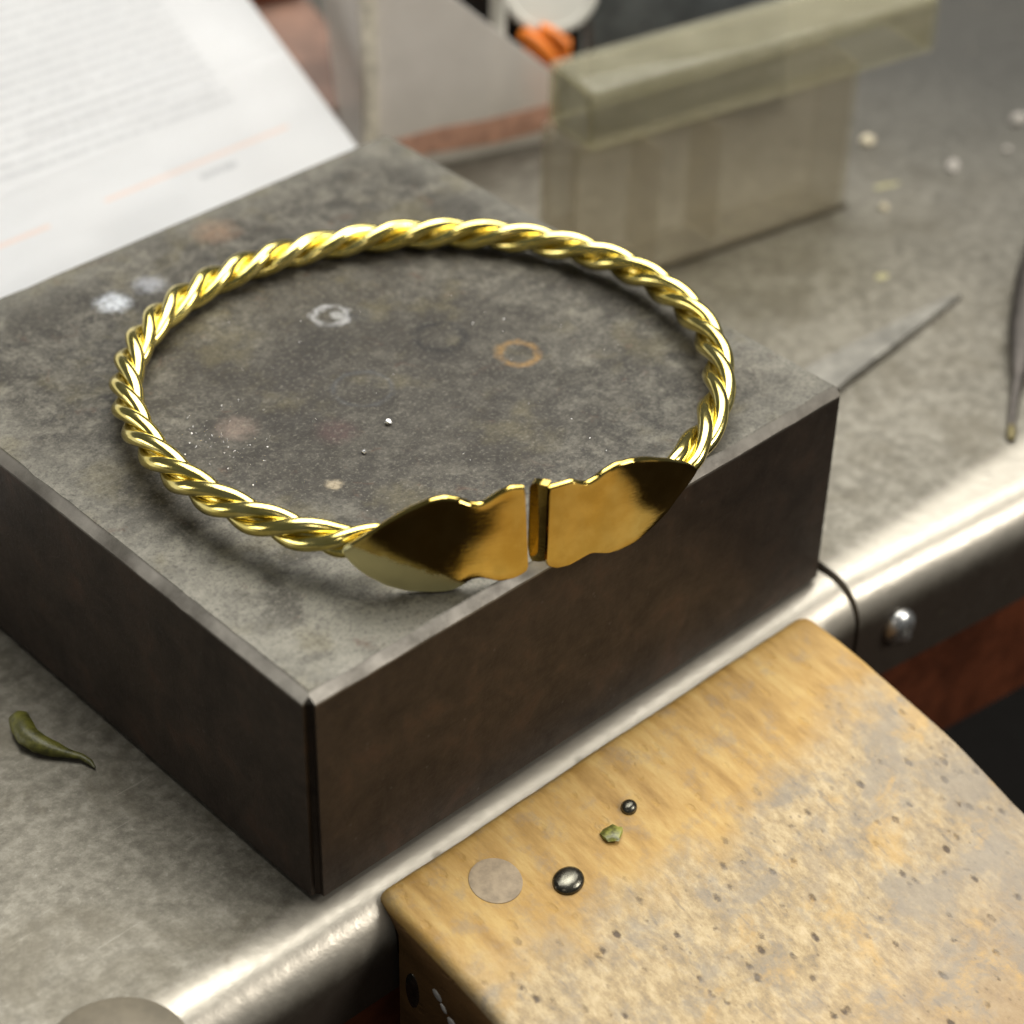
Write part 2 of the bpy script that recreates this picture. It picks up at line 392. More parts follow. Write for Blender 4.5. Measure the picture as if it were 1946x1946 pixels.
M_BLOCK, M_ZINC, M_PIN, M_PAPER = mat_block(), mat_zinc(), mat_pin(), mat_paper()
M_RED = mat_simple("varnished_redwood", (.095, .027, .011), .35, 0, .45, .12)
M_DARK = mat_simple("dark_steel", (.06, .052, .045), .45, .7)
M_SCREW = mat_simple("bright_screw_steel", (.55, .55, .53), .28, .9)
M_BLACK = mat_simple("black_plastic", (.018, .018, .017), .4)
M_FLOOR = mat_simple("dark_floor", (.030, .017, .010), .8, 0, .3, .01, 0)

# ------------------------------------------------------------------ setting: floor far below, the bench
bm = bmesh.new(); box(bm, -2500, 2500, -2500, 2500, -860, -850)
tag(obj("floor", bm, M_FLOOR, smooth=False), "dark workshop floor below the bench", kind="structure")

bench = empty("workbench", (60, 60, -850), "jeweller's workbench with grey worn metal top and rounded front edge", "workbench")
def roll_sheet(name, path, depth_dir, r, lip, depth, th=1.0, mat=M_ZINC, z0=0.0):
    """sheet folded over the front edge: swept profile along path (list of xy)"""
    bm = bmesh.new()
    prof = [(depth, 0)] + [(depth * (1 - t), 0) for t in (.5, .8, .92, .97)] + [(.5, 0)]
    prof += [(-r * math.sin(a), -r + r * math.cos(a)) for a in [math.radians(q) for q in range(0, 91, 6)]]
    prof += [(-r, -r - (lip - r) * t) for t in (.33, .66, 1.0)]
    inner = [(-r + th, -lip), (-r + th, -r - .5), (-.5, -2.5 * th), (depth, -2.5 * th)]
    loop = prof + inner
    rings = []
    dd = Vector((depth_dir[0], depth_dir[1], 0)).normalized()
    for (x, y) in path:
        rings.append([bm.verts.new(Vector((x, y, z0)) + dd * a + Vector((0, 0, b))) for a, b in loop])
    n = len(loop)
    for a, b in zip(rings, rings[1:]):
        for k in range(n): bm.faces.new((a[k], a[(k + 1) % n], b[(k + 1) % n], b[k]))
    bm.faces.new(rings[0]); bm.faces.new(rings[-1][::-1])
    return obj(name, bm, mat, bench, angle=40)
roll_sheet("metal_top", [(-170, 3.5), (-60, 1.6), (-20, .3), (10, -.1), (45, 0), (80.9, .1)], (0, 1), 5.6, 12.5, 300)
roll_sheet("metal_top", [(81.9, -.5), (118, -4.6), (170, -11), (300, -28)], (.10, 1), 5.2, 16.0, 330, z0=.3)
bm = bmesh.new()
box(bm, -165, 300, 4, 290, -30, -3.0, 1.0); obj("wooden_core", bm, M_RED, bench)
bm = bmesh.new()
slab(bm, [(-165, -3.5, -50), (81, -3.5, -50), (81, -3.5, -13.2), (-165, -3.5, -13.2)], 0.01)
bm.free(); bm = bmesh.new(); box(bm, -165, 81.0, -4.2, 14, -50, -13.4, 1.2); obj("wooden_apron", bm, M_RED, bench)
bm = bmesh.new()
prism(bm, [(81.3, -2.2), (300, -29), (300, 10), (81.3, 14)], -38, -16.6); obj("wooden_apron", bm, M_RED, bench)
bm = bmesh.new(); box(bm, -160, 295, 30, 280, -850, -30.5); obj("bench_cabinet", bm, M_BLACK, bench, smooth=False)
# dome-headed screw in the front lip, right of the pin
nrm = Vector((-.135, -.99, 0)).normalized()
Ms = Matrix.Translation((88.6, -6.4, -8.4)) @ nrm.to_track_quat('Z', 'Y').to_matrix().to_4x4()
bm = bmesh.new(); lathe(bm, [(0, -1), (2.5, -1), (2.5, .2), (2.3, .8), (1.6, 1.35), (.8, 1.6), (.62, 1.6), (.5, .9), (0, .9)], Ms, 28)
obj("screw_head", bm, M_SCREW, bench)
bm = bmesh.new(); lathe(bm, [(0, -.5), (.9, -.5), (.9, .3), (.5, .6), (0, .65)], Matrix.Translation((90.2, -6.7, -10.9)) @ nrm.to_track_quat('Z', 'Y').to_matrix().to_4x4(), 16)
obj("small_pin", bm, M_SCREW, bench)

# ------------------------------------------------------------------ bench block
H = 28.93
bm = bmesh.new(); box(bm, 0, 80, 0, 80.9, 0.02, H)
def is_edge(e, f): return all(f(v.co) for v in e.verts)
bm.edges.ensure_lookup_table()
top_f = [e for e in bm.edges if is_edge(e, lambda c: c.z > H - .1)]
bmesh.ops.bevel(bm, geom=top_f, offset=1.05, segments=1, affect='EDGES')
ve = [e for e in bm.edges if abs(e.verts[0].co.z - e.verts[1].co.z) > 20]
bmesh.ops.bevel(bm, geom=ve, offset=.9, segments=3, affect='EDGES')
low = [e for e in bm.edges if is_edge(e, lambda c: c.z < .1)]
bmesh.ops.bevel(bm, geom=low, offset=.8, segments=2, affect='EDGES')
bmesh.ops.subdivide_edges(bm, edges=[e for e in bm.edges if e.calc_length() > 20], cuts=48, use_grid_fill=True)
for v in bm.verts:
    c = v.co
    if c.z > H - 1.3:
        d = noise.noise(c * .35) * .09 + noise.noise(c * 1.3) * .06 - max(0, noise.noise(c * .22 + Vector((9, 0, 0))) - .25) * .7
        if abs(c.z - H) < .01 and (c.x < 1.2 or c.y < 1.2 or c.x > 78.8 or c.y > 79.6): v.co.z += min(0, d) * .5; v.co.x += d * (1 if c.x < 2 else 0); v.co.y += d * (1 if c.y < 2 else 0)
        elif c.z < H - .5: v.co.z += d
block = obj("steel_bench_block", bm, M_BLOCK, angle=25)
tag(block, "square dark steel bench block with stained top and worn bright edges", "bench block")

# ------------------------------------------------------------------ bench pin
pin = empty("bench_pin", (42, -30, -30), "sloping wooden bench pin worn pale and pitted at its front", "bench pin")
def ptop(y): return .5 + .175 * (y + 3.0) - .0038 * (max(0.0, min(-y, 36.0) - 8.0) ** 2)
def tab(L, v):
    for p, q in zip(L, L[1:]):
        if v >= q[0]: return p[1] + (q[1] - p[1]) * (v - p[0]) / (q[0] - p[0])
    return L[-1][1]
XL = [(-2.9, 6.0), (-4, 5.75), (-18, 5.8), (-40, 5.6), (-60, 6.0), (-84, 7.5), (-118, 10.5)]
XR = [(-2.9, 73.1), (-4, 73.6), (-14, 73.9), (-27, 74.3), (-40, 74.2), (-58, 73), (-82, 70), (-118, 66)]
def lump(x, y): return .22 * noise.noise(Vector((x * .09, y * .09, 0))) + .07 * noise.noise(Vector((x * .4, y * .4, 4)))
bm = bmesh.new(); rings = []
yy_ = [-2.9, -3.0, -3.25, -3.7, -4.4] + [-5.5 - i * 1.5 for i in range(75)]
for i, y in enumerate(yy_):
    x0, x1 = tab(XL, y), tab(XR, y); t0 = ptop(y); rd = 1.15
    back = max(0, 1 - (-2.9 - y) / 1.3); dz = -.75 * back * back
    loop = [(x0, min(-8.0, t0 - 6)), (x0, t0 - 4), (x0, t0 - rd)]
    loop += [(x0 + rd - rd * math.cos(a), t0 - rd + rd * math.sin(a)) for a in (.4, .8, 1.2)]
    loop += [(x0 + rd + (x1 - x0 - 2 * rd) * q / 44, t0) for q in range(45)]
    loop += [(x1 - rd + rd * math.sin(a), t0 - rd + rd * math.cos(a)) for a in (.4, .8, 1.2)]
    loop += [(x1, t0 - rd), (x1, t0 - 4), (x1, min(-8.0, t0 - 6))]
    yb = min(y, -6.2)
    ring = [bm.verts.new((x0, yb, -28))]
    for k, (x, z) in enumerate(loop):
        top = z > t0 - rd * 1.01
        yk = y if z > t0 - 3 else yb
        ring.append(bm.verts.new((x, yk, z + (dz + lump(x, y) if top else 0))))
    ring.append(bm.verts.new((x1, yb, -28)))
    rings.append(ring)
n = len(rings[0])
for a, b in zip(rings, rings[1:]):
    for k in range(n): bm.faces.new((a[k], a[(k + 1) % n], b[(k + 1) % n], b[k]))
bm.faces.new(rings[0][::-1]); bm.faces.new(rings[-1])
obj("wooden_body", bm, M_PIN, pin, angle=40)
def pin_m(x, y, dz=0):
    nn = Vector((0, -.175, 1)).normalized(); yy = nn.cross(Vector((1, 0, 0)))
    return Matrix(((1, yy.x, nn.x, x), (0, yy.y, nn.y, y), (0, yy.z, nn.z, ptop(y) + dz), (0, 0, 0, 1)))
M_PLUG = mat_simple("filler_plug", (.33, .255, .165), .6, 0, .2, .8)
M_OX = mat_simple("oxidised_screw", (.10, .095, .075), .25, .85, .5, .8)
P1, P2, P3, P4 = (16.6, -9.4), (22.9, -14.0), (35.0, -11.1), (30.9, -12.6)
bm = bmesh.new(); lathe(bm, [(0, -.5), (2.9, -.5), (2.9, .01), (2.8, .03), (0, .03)], pin_m(P1[0], P1[1]), 36)
obj("filler_plug", bm, M_PLUG, pin)
def oval_screw(x, y, rx, ry, ang, name="screw_head"):
    bm = bmesh.new()
    Mx = pin_m(x, y) @ Matrix.Rotation(ang, 4, 'Z') @ Matrix.Diagonal((rx, ry, 1, 1))
    lathe(bm, [(0, -.6), (1.0, -.6), (1.0, .05), (.93, .32), (.75, .52), (.45, .66), (.2, .70), (0, .71)], Mx, 32)
    return obj(name, bm, M_OX, pin)
oval_screw(*P2, 1.95, 1.6, 0.15); oval_screw(*P3, 1.05, .9, .3)
# holes and a splash on the left cheek
Ml = Matrix.Translation((5.78, -8.3, -10.6)) @ Vector((-1, 0, 0)).to_track_quat('Z', 'Y').to_matrix().to_4x4()
bm = bmesh.new(); lathe(bm, [(0, -.3), (1.05, -.3), (1.0, .08), (.75, .16), (.4, .2), (0, .21)], Ml @ Matrix.Diagonal((1.05, 2.6, 1, 1)), 28)
obj("sunk_bolt", bm, M_OX, pin)
M_SPLASH = mat_simple("dried_glue", (.52, .50, .46), .4)
for (yy, zz, ry, rz) in ((-12.2, -8.0, .7, .7), (-13.2, -9.2, .45, .6), (-14.6, -10.6, .8, .9)):
    bm = bmesh.new(); bmesh.ops.create_icosphere(bm, subdivisions=2, radius=1)
    for v in bm.verts: v.co = Vector((5.8 + v.co.x * .16, yy + v.co.y * ry + v.co.z * .3, zz + v.co.z * rz))
    obj("glue_drop", bm, M_SPLASH, pin)

# ------------------------------------------------------------------ twisted bangle
CX, CY = 42.2, 30.2
def rad(t): return 33.159 + .045 * math.cos(t) + .032 * math.sin(t) + .072 * math.cos(2 * t) - .201 * math.sin(2 * t) + .568 * math.cos(3 * t) + .072 * math.sin(3 * t)
def zc(t): return 1.95 + 2.9 * (1 + math.cos(t - math.radians(-112.5))) / 2
def axis(t): return Vector((CX + rad(t) * math.cos(t), CY + rad(t) * math.sin(t), H + zc(t)))
N = 4200; T0, T1 = math.radians(-146), math.radians(292)
Sarc = [0.0]; pts = [axis(T0)]
for i in range(1, N + 1):
    p = axis(T0 + (T1 - T0) * i / N); Sarc.append(Sarc[-1] + (p - pts[-1]).length); pts.append(p)
def twist(s):
    x = (s - 125) / 80
    return -114.85 * x ** 3 + 55.97 * x * x + 1822.6 * x + 1641.01
bangle = empty("twisted_bangle", (21.1, 2.8, H), "open gold bangle of twisted wire with two flat leaf-shaped ends", "bangle")
TA, TB = math.radians(-82.5 + 360), math.radians(220.5)      # where the rope is tucked behind the plates
iA = int((TB - T0) / (T1 - T0) * N); iB = int((TA - T0) / (T1 - T0) * N)
lo, hi = min(iA, iB), max(iA, iB)
WD = 1.70
for kstr in range(3):
    bm = bmesh.new(); rings = []
    i = lo = int((math.radians(-85 + 0) - T0) / (T1 - T0) * N)
    idx = list(range(lo, int((math.radians(220.0) - T0) / (T1 - T0) * N), 6))
    cen = []
    for i in idx:
        t = T0 + (T1 - T0) * i / N
        # ease the ends: the strands close up and move to the inner side, behind the plates
        dA = abs(math.degrees(t) - (-85)); dB = abs(math.degrees(t) - 220)
        eA = max(0, 1 - dA / 12); eB = max(0, 1 - dB / 9)
        e = max(eA, eB); e = e * e * (3 - 2 * e)
        outw = Vector((math.cos(t), math.sin(t), 0)); tan = (pts[min(i + 1, N)] - pts[i - 1]).normalized()
        upv = outw.cross(tan).normalized() if outw.cross(tan).z > 0 else tan.cross(outw).normalized()
        ph = math.radians(twist(Sarc[i]) + 60 + 120 * kstr + 5 * noise.noise(Vector((Sarc[i] * .12, kstr * 7.0, 0))))
        R1 = 1.10 * (1 - .25 * e)
        c = pts[i] + (outw * math.cos(ph) + upv * math.sin(ph)) * R1 - outw * (1.15 * e)
        if eB > 0: c += Vector((0, 0, .3 * e))
        cen.append((c, WD / 2 * (1 - .18 * e) * (1 + .035 * noise.noise(Vector((Sarc[i] * .22, kstr * 5.0, 2.0))))))
    for j, (c, rr) in enumerate(cen):
        t = (cen[min(j + 1, len(cen) - 1)][0] - cen[max(j - 1, 0)][0]).normalized()
        a = t.cross(Vector((0, 0, 1))).normalized(); b2 = a.cross(t)
        rings.append([bm.verts.new(c + rr * (a * math.cos(2 * math.pi * q / 16) + b2 * math.sin(2 * math.pi * q / 16))) for q in range(16)])
    for a, b2 in zip(rings, rings[1:]):
        for q in range(16): bm.faces.new((a[q], a[(q + 1) % 16], b2[(q + 1) % 16], b2[q]))
    bm.faces.new(rings[0][::-1]); bm.faces.new(rings[-1])
    obj("wire_strand", bm, GOLD, bangle, angle=60)

# a thin core wire runs through the middle of the lay
bm = bmesh.new(); cp = [axis(math.radians(-83) + math.radians(301) * i / 260) for i in range(261)]
tube(bm, cp, [.50] * 261, 10); obj("core_wire", bm, GOLD, bangle, angle=60)

# flat leaf ends: outline given as (angle round the ring, height above the block)
LT = [(-145.28, 5.95), (-141.24, 7.97), (-138.24, 9.45), (-134.75, 10.94), (-131.15, 11.97), (-128.48, 12.21), (-126.16, 11.79), (-124.35, 11.11), (-122.66, 10.83), (-121.19, 11.21), (-119.36, 11.94), (-117.28, 12.42), (-114.98, 12.2)]
LB = [(-145.29, 5.54), (-143.94, 4.01), (-141.96, 2.73), (-138.43, 1.2), (-134.9, 0.35), (-130.32, 0.03), (-127.55, 0.03), (-125.66, 0.49), (-124.22, 1.2), (-122.3, 1.29), (-120.54, 0.82), (-118.67, 0.38), (-116.13, 0.54), (-114.35, 1.05), (-113.93, 1.41)]
RT = [(-110.39, 11.41), (-108.74, 11.45), (-105.67, 11.48), (-104.62, 10.94), (-102.86, 10.58), (-101.23, 10.84), (-99.91, 11.29), (-97.09, 11.72), (-93.69, 11.47), (-90.13, 10.74), (-85.14, 9.19), (-81.1, 7.62), (-79.02, 6.48)]
RB = [(-110.45, 1.42), (-110.03, 1.0), (-108.5, 0.5), (-106.0, 0.41), (-103.49, 0.86), (-101.71, 1.12), (-98.3, 0.25), (-95.97, 0.06), (-92.48, 0.2), (-88.98, 1.13), (-85.41, 2.27), (-83.07, 3.59), (-80.64, 4.57), (-78.88, 5.6)]
def interp(L, u):
    a = L[0][0] + (L[-1][0] - L[0][0]) * u
    def at(x):
        x = min(max(x, L[0][0]), L[-1][0])
        for p, q in zip(L, L[1:]):
            if x <= q[0]: return p[1] + (q[1] - p[1]) * (x - p[0]) / max(1e-6, q[0] - p[0])
        return L[-1][1]
    w = .55 * min(1, u / .03, (1 - u) / .03)
    return a, (at(a - w) + 2 * at(a) + at(a + w) + at(a - w / 2) + at(a + w / 2)) / 6
def plate(TL, BL, R0, mid, sgn, kf, th=1.0):
    bm = bmesh.new(); rings = []; NC = 96
    for c in range(NC + 1):
        u = c / NC; ta, tz = interp(TL, u); ba, bz = interp(BL, u)
        h = max(.25, tz - bz); rho = min(.42, h * .45); hh = th / 2
        loop = []
        for k in range(15): loop.append((0, bz + rho + (h - 2 * rho) * k / 14, 1))
        for k in range(1, 6):
            an = math.pi * k / 6; loop.append((hh - hh * math.cos(an), tz - rho + rho * math.sin(an), 0))
        for k in range(15): loop.append((th, tz - rho - (h - 2 * rho) * k / 14, 0))
        for k in range(1, 6):
            an = math.pi * k / 6; loop.append((hh + hh * math.cos(an), bz + rho - rho * math.sin(an), 0))
        ring = []
        for (dep, z, fr) in loop:
            v = (z - bz) / h; ang = math.radians(ba + (ta - ba) * v)
            wob = .05 * noise.noise(Vector((math.degrees(ang) * .12, z * .28, 3.1))) if fr else 0
            # slight dome towards the outline
            dome = .10 * (2 * v - 1) ** 2 if fr else 0
            q = max(0.0, sgn * (ang - math.radians(mid)))      # flatter than the ring itself
            r = R0 * math.exp(kf * q * q / 2) - dep + wob - dome
            ring.append(bm.verts.new((CX + r * math.cos(ang), CY + r * math.sin(ang), H + z)))
        rings.append(ring)
    n = len(rings[0])
    for a, b in zip(rings, rings[1:]):
        for k in range(n): bm.faces.new((a[k], a[(k + 1) % n], b[(k + 1) % n], b[k]))
    f0 = bm.faces.new(rings[0]); f1 = bm.faces.new(rings[-1][::-1])
    bmesh.ops.bevel(bm, geom=list({e for f in (f0, f1) for e in f.edges}), offset=.12, segments=2, affect='EDGES')
    return bm
pl = obj("leaf_plate", plate(LT, LB, 34.25, -115, -1, .34), GOLDP, bangle, angle=50)
pr = obj("leaf_plate", plate(RT, RB, 34.2, -108, 1, .36), GOLDP, bangle, angle=50); pr['label'] = "leaf-shaped end with a folded tab at the gap"
# tab folded inwards at the gap end of the right plate
bm = bmesh.new()
a0 = math.radians(-110.6); P0 = Vector((CX + 34.05 * math.cos(a0), CY + 34.05 * math.sin(a0), 0))
dv = Vector((-.435, .90, 0)); tv = Vector((.90, .435, 0))
def tabloop(dist, z0, z1):
    b = P0 + dv * dist
    return [bm.verts.new(b + Vector((0, 0, H + z0))), bm.verts.new(b + tv * .95 + Vector((0, 0, H + z0))),
            bm.verts.new(b + tv * .95 + Vector((0, 0, H + z1))), bm.verts.new(b + Vector((0, 0, H + z1)))]
ls = [tabloop(d, z0, z1) for d, z0, z1 in ((0.12, 1.9, 11.62), (.8, 1.6, 11.6), (1.5, 1.5, 11.55), (1.85, 2.0, 11.35), (2.05, 3.4, 10.9))]
for a, b in zip(ls, ls[1:]):
    for k in range(4): bm.faces.new((a[k], a[(k + 1) % 4], b[(k + 1) % 4], b[k]))
bm.faces.new(ls[0]); bm.faces.new(ls[-1][::-1])
bmesh.ops.bevel(bm, geom=[e for e in bm.edges if len(e.link_faces) == 2 and e.calc_face_angle(0) > .7], offset=.12, segments=2, affect='EDGES')
tab = obj("folded_tab", bm, GOLDP, None, angle=40)
tab.parent = pr; tab.matrix_parent_inverse = Matrix.Identity(4)

# ------------------------------------------------------------------ paper
bm = bmesh.new(); cols = []
X0, X1 = -116.0, 94.2
def pz(y):
    # foot of the sheet on the bench just behind the block, leaning back, then bending down again out of view
    if y < 160: return .15 + .6 * (y - 85.9)
    q = (y - 160) / 80.0
    return max(.3, 44.6 + 48 * q - 92.6 * q * q)
ys = [85.9] + [88 + i * 4 for i in range(39)]
grid = [[bm.verts.new((X0 + (X1 - X0) * i / 14, y, pz(y))) for i in range(15)] for y in ys]
for r0, r1 in zip(grid, grid[1:]):
    for i in range(14): bm.faces.new((r0[i], r0[i + 1], r1[i + 1], r1[i]))
r = bmesh.ops.solidify(bm, geom=bm.faces[:], thickness=.15)
tag(obj("printed_paper", bm, M_PAPER, angle=60), "white printed sheet of paper behind the steel block at top left", "paper")

# ------------------------------------------------------------------ flat clear box with loose lid
M_BOX = mat_plastic("yellowed_clear_plastic", (.96, .945, .90), .17, .12, (.42, .385, .32))
M_LID = mat_plastic("olive_clear_plastic", (.94, .93, .85), .20, .09, (.48, .455, .35))
cb = empty("plastic_box", (123, 68, 0), "yellowed clear plastic box with overhanging lid behind the block", "box")
ux = Vector((.985, -.172, 0)); uy = Vector((.172, .985, 0)); O = Vector((100.6, 64.8, 0))
def lp(a, b, c, o=O, ux=ux, uy=uy): return o + ux * a + uy * b + Vector((0, 0, c))
def boxshell(name, o, ux, uy, L, D, z0, z1, th, mat, parent, floor=True, roof=False, taper=0.0):
    parts = []
    for nm, (a0, a1, b0, b1, c0, c1) in {
        name: (0, L, 0, th, z0, z1), name + "_": (0, L, D - th, D, z0, z1),
        name + "__": (0, th, th, D - th, z0, z1), name + "___": (L - th, L, th, D - th, z0, z1)}.items():
        bm = bmesh.new(); box(bm, a0, a1, b0, b1, c0, c1, .5, 3)
        for v in bm.verts:
            k = 1 + taper * (v.co.z - z0) / (z1 - z0); v.co = o + ux * (v.co.x - L / 2) * k + ux * L / 2 + uy * v.co.y + Vector((0, 0, v.co.z))
        obj(name, bm, mat, parent, angle=30)
    if floor or roof:
        bm = bmesh.new(); zz = (z0, z0 + th) if floor else (z1 - th, z1)
        e = .05
        box(bm, (th + e) if floor else 0, L - ((th + e) if floor else 0), th + e if floor else 0, D - (th + e if floor else 0), zz[0], zz[1] if floor else zz[1] + .01, .5, 3)
        for v in bm.verts: v.co = o + ux * v.co.x + uy * v.co.y + Vector((0, 0, v.co.z + (0 if floor else th)))
        obj("base_panel" if floor else "lid_panel", bm, mat, parent, angle=30)
boxshell("side_wall", O, ux, uy, 50.8, 9.4, .1, 25.0, 1.1, M_BOX, cb)
M_SHADE_LINE = mat_plastic('shade_line_plastic', (.5, .45, .34), .85, .3, (.07, .055, .03))  # dark strip added for the shade line along the box's front foot
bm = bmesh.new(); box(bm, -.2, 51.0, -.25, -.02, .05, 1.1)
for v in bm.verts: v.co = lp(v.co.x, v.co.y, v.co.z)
obj('base_shade_line', bm, M_SHADE_LINE, cb, smooth=False)
for a in (15.0, 26.0):      # two dividers inside
    bm = bmesh.new(); box(bm, a, a + .7, 1.3, 8.1, 1.5, 20)
    for v in bm.verts: v.co = lp(v.co.x, v.co.y, v.co.z)
    obj("divider", bm, M_BOX, cb, smooth=False)
Ol = Vector((101.0, 62.6, 0)); lx = Vector((.981, -.193, 0)); ly = Vector((.193, .981, 0))
boxshell("lid_wall", Ol, lx, ly, 61.0, 11.4, 25.2, 33.2, 1.1, M_LID, cb, floor=False, roof=True)
# ------------------------------------------------------------------ storage bin with sloping sides
M_BIN = mat_plastic("milky_bin_plastic", (.93, .91, .88), .66, .25, (.90, .86, .81))
M_RIM = mat_simple("milky_bin_corner", (.74, .69, .57), .35)
M_STRIPE = mat_simple("red_tape", (.60, .34, .25), .5)
sb = empty("storage_bin", (118, 112, 0), "milky clear storage bin with sloping side and red strip at its foot", "bin")
A0 = Vector((101.5, 111.3, 0)); A1 = Vector((130.6, 101.3, 0)); bx = (A1 - A0).normalized(); by = Vector((-bx.y, bx.x, 0))
def face(pts2, th, off=0.0, o=A0, d=bx, nrm=by):
    bm = bmesh.new()
    a = [bm.verts.new(o + d * p + nrm * off + Vector((0, 0, q))) for p, q in pts2]
    b = [bm.verts.new(o + d * p + nrm * (off + th) + Vector((0, 0, q))) for p, q in pts2]
    n = len(a)
    for k in range(n): bm.faces.new((a[k], a[(k + 1) % n], b[(k + 1) % n], b[k]))
    bm.faces.new(a[::-1]); bm.faces.new(b); return bm
L = (A1 - A0).length
obj("side_wall", face([(2.2, .1), (32.5, .1), (32.5, 11.5), (15.3, 27.3), (2.2, 39.5)], 1.0), M_BIN, sb, smooth=False)
obj("corner_post", face([(0, .1), (2.0, .1), (2.0, 46), (0, 46)], 2.2, -.6), M_RIM, sb, smooth=False)
obj("end_wall", face([(1.8, .1), (10, .1), (23, 44), (1.8, 44)], 1.0, -1.0, A0, by, -bx), M_BIN, sb, smooth=False)
obj("red_strip", face([(3.0, 2.2), (12, 2.4), (22, 1.9), (32, 2.6), (32, 6.9), (20, 6.3), (12, 6.6), (3.0, 5.8)], .12, -.16), M_STRIPE, sb, smooth=False)

# things standing in and behind the bins
M_WHITE = mat_simple("white_plastic", (.62, .61, .55), .4, 0, .06, .1)
M_ORANGE = mat_simple("orange_plastic", (.75, .20, .02), .4, 0, .15, .2)
M_GREY = mat_simple("grey_foil", (.12, .13, .13), .3, .4, .4, .1)
vd = -FWD
def facing(p, tilt=0): return Matrix.Translation(p) @ (Vector((-.6, -.62, .5))).normalized().to_track_quat('Z', 'Y').to_matrix().to_4x4()
jar = empty("white_lidded_jar", (122, 93, 0), "round white jar lid tilted up in front of the black case", "jar")
Mj = facing((136.2, 107.0, 23.6))
bm = bmesh.new(); lathe(bm, [(0, -3), (7.6, -3), (7.8, -.6), (7.4, 0), (6.6, .1), (6.4, -.15), (0, -.15)], Mj, 48); obj("jar_lid", bm, M_WHITE, jar)
bm = bmesh.new(); lathe(bm, [(0, -16), (6.6, -16), (6.8, -3.1), (0, -3.1)], Mj, 40); obj("jar_body", bm, M_BLACK, jar)
oc = empty("orange_clip", (124, 88, 0), "ribbed orange plastic clip under the white jar lid", "clip")
bm = bmesh.new(); tube(bm, [(129.6, 106.2, 17.8), (131.4, 105.0, 16.0), (133.0, 104.0, 14.0), (134.2, 103.2, 12.0)], [1.1, 1.3, 1.35, 1.1], 14); obj("clip_arm", bm, M_ORANGE, oc)
bm = bmesh.new(); tube(bm, [(132.6, 105.6, 17.6), (134.4, 104.2, 16.6), (135.9, 103.2, 15.0), (135.6, 102.8, 12.6)], [1.1, 1.3, 1.35, 1.1], 14); obj("clip_arm", bm, M_ORANGE, oc)
bm = bmesh.new(); box(bm, 130.5, 135.5, 104.6, 107.5, 0.1, 15.0, .6); obj("clip_body", bm, M_ORANGE, oc)
bc = empty("black_case", (150, 118, 0), "black case in the gap between bin and clear box", "case")
bm = bmesh.new()
cxv = Vector((.94, -.34, 0)); cyv = Vector((.34, .94, 0))
box(bm, 0, 34, 0, 16, .1, 34, 1.0)
for v in bm.verts: v.co = Vector((118, 124, 0)) + cxv * v.co.x + cyv * v.co.y + Vector((0, 0, v.co.z))
obj("case_body", bm, M_BLACK, bc)
bm = bmesh.new(); box(bm, 0, 34, 0, 16, 34.3, 42, 1.2)
for v in bm.verts: v.co = Vector((118, 124, 0)) + cxv * v.co.x + cyv * v.co.y + Vector((0, 0, v.co.z))
obj("case_lid", bm, M_BLACK, bc)
bm = bmesh.new(); tube(bm, [(124.3, 106.3, .1), (124.3, 106.3, 44)], [1.25, 1.25], 16)
tag(obj("white_rod", bm, M_WHITE), "upright white plastic rod left of the round white lid", "rod")
bm = bmesh.new()
box(bm, 0, 34, 0, 3.0, 0, 26, 1.4, 3)
for v in bm.verts:
    v.co.y += 1.2 * noise.noise(v.co * .2); v.co = Vector((137.5, 98, .1)) + Vector((.9, -.44, 0)) * v.co.x + Vector((.44, .9, 0)) * (v.co.y + v.co.z * .2) + Vector((0, 0, v.co.z))
tag(obj("grey_packet", bm, M_GREY), "shiny grey packet standing behind the clear box lid", "packet")
M_LEATHER = mat_simple("brown_leather", (.14, .075, .05), .6, 0, .5, .08)
M_TERRA = mat_simple("terracotta_wood", (.35, .10, .04), .5, 0, .2, .05)
bm = bmesh.new(); box(bm, -8, 10, 14, 76, .1, 6, 1.3, 3)
for v in bm.verts: v.co = A0 + bx * v.co.x + by * v.co.y + Vector((0, 0, v.co.z))
tag(obj("leather_case", bm, M_LEATHER), "brown leather case between the paper and the storage bin", "case")
bm = bmesh.new(); box(bm, -4, 9, 52, 62, 6.1, 13, 1.0, 2)
for v in bm.verts: v.co = A0 + bx * v.co.x + by * v.co.y + Vector((0, 0, v.co.z))
tag(obj("red_wood_block", bm, M_TERRA), "small red-brown wooden block at the top edge beside the paper", "block")

# ------------------------------------------------------------------ small tools and bits on the bench
bm = bmesh.new()
prism(bm, [(81.5, 19.5), (96, 21.6), (114, 24.6), (131, 26.4), (143.4, 28.0), (141.5, 28.7), (130, 29.4), (114, 30.2), (96, 30.2), (81.5, 29.5)], .5, 1.5)
for v in bm.verts: v.co.z -= max(0, (v.co.x - 125) * .02)
bmesh.ops.bevel(bm, geom=[e for e in bm.edges if len(e.link_faces) == 2 and e.calc_face_angle(0) > .8], offset=.2, segments=2, affect='EDGES')
tag(obj("steel_scraper", bm, mat_simple("grey_blade_steel", (.20, .19, .165), .38, .7, .3, .3)), "flat grey steel scraper tapering to a point right of the block", "scraper")
tw = empty("tweezers", (133, 12, 0), "dark tweezers with a brassy tip at the right edge", "tweezers")
bm = bmesh.new(); tube(bm, [(175, 33, 3.0), (152, 21.5, 3.2), (140, 14.4, 2.9), (131.5, 9.0, 2.2)], [3.2, 3.0, 2.4, 1.0], 14, .5); obj("handle", bm, M_DARK, tw)
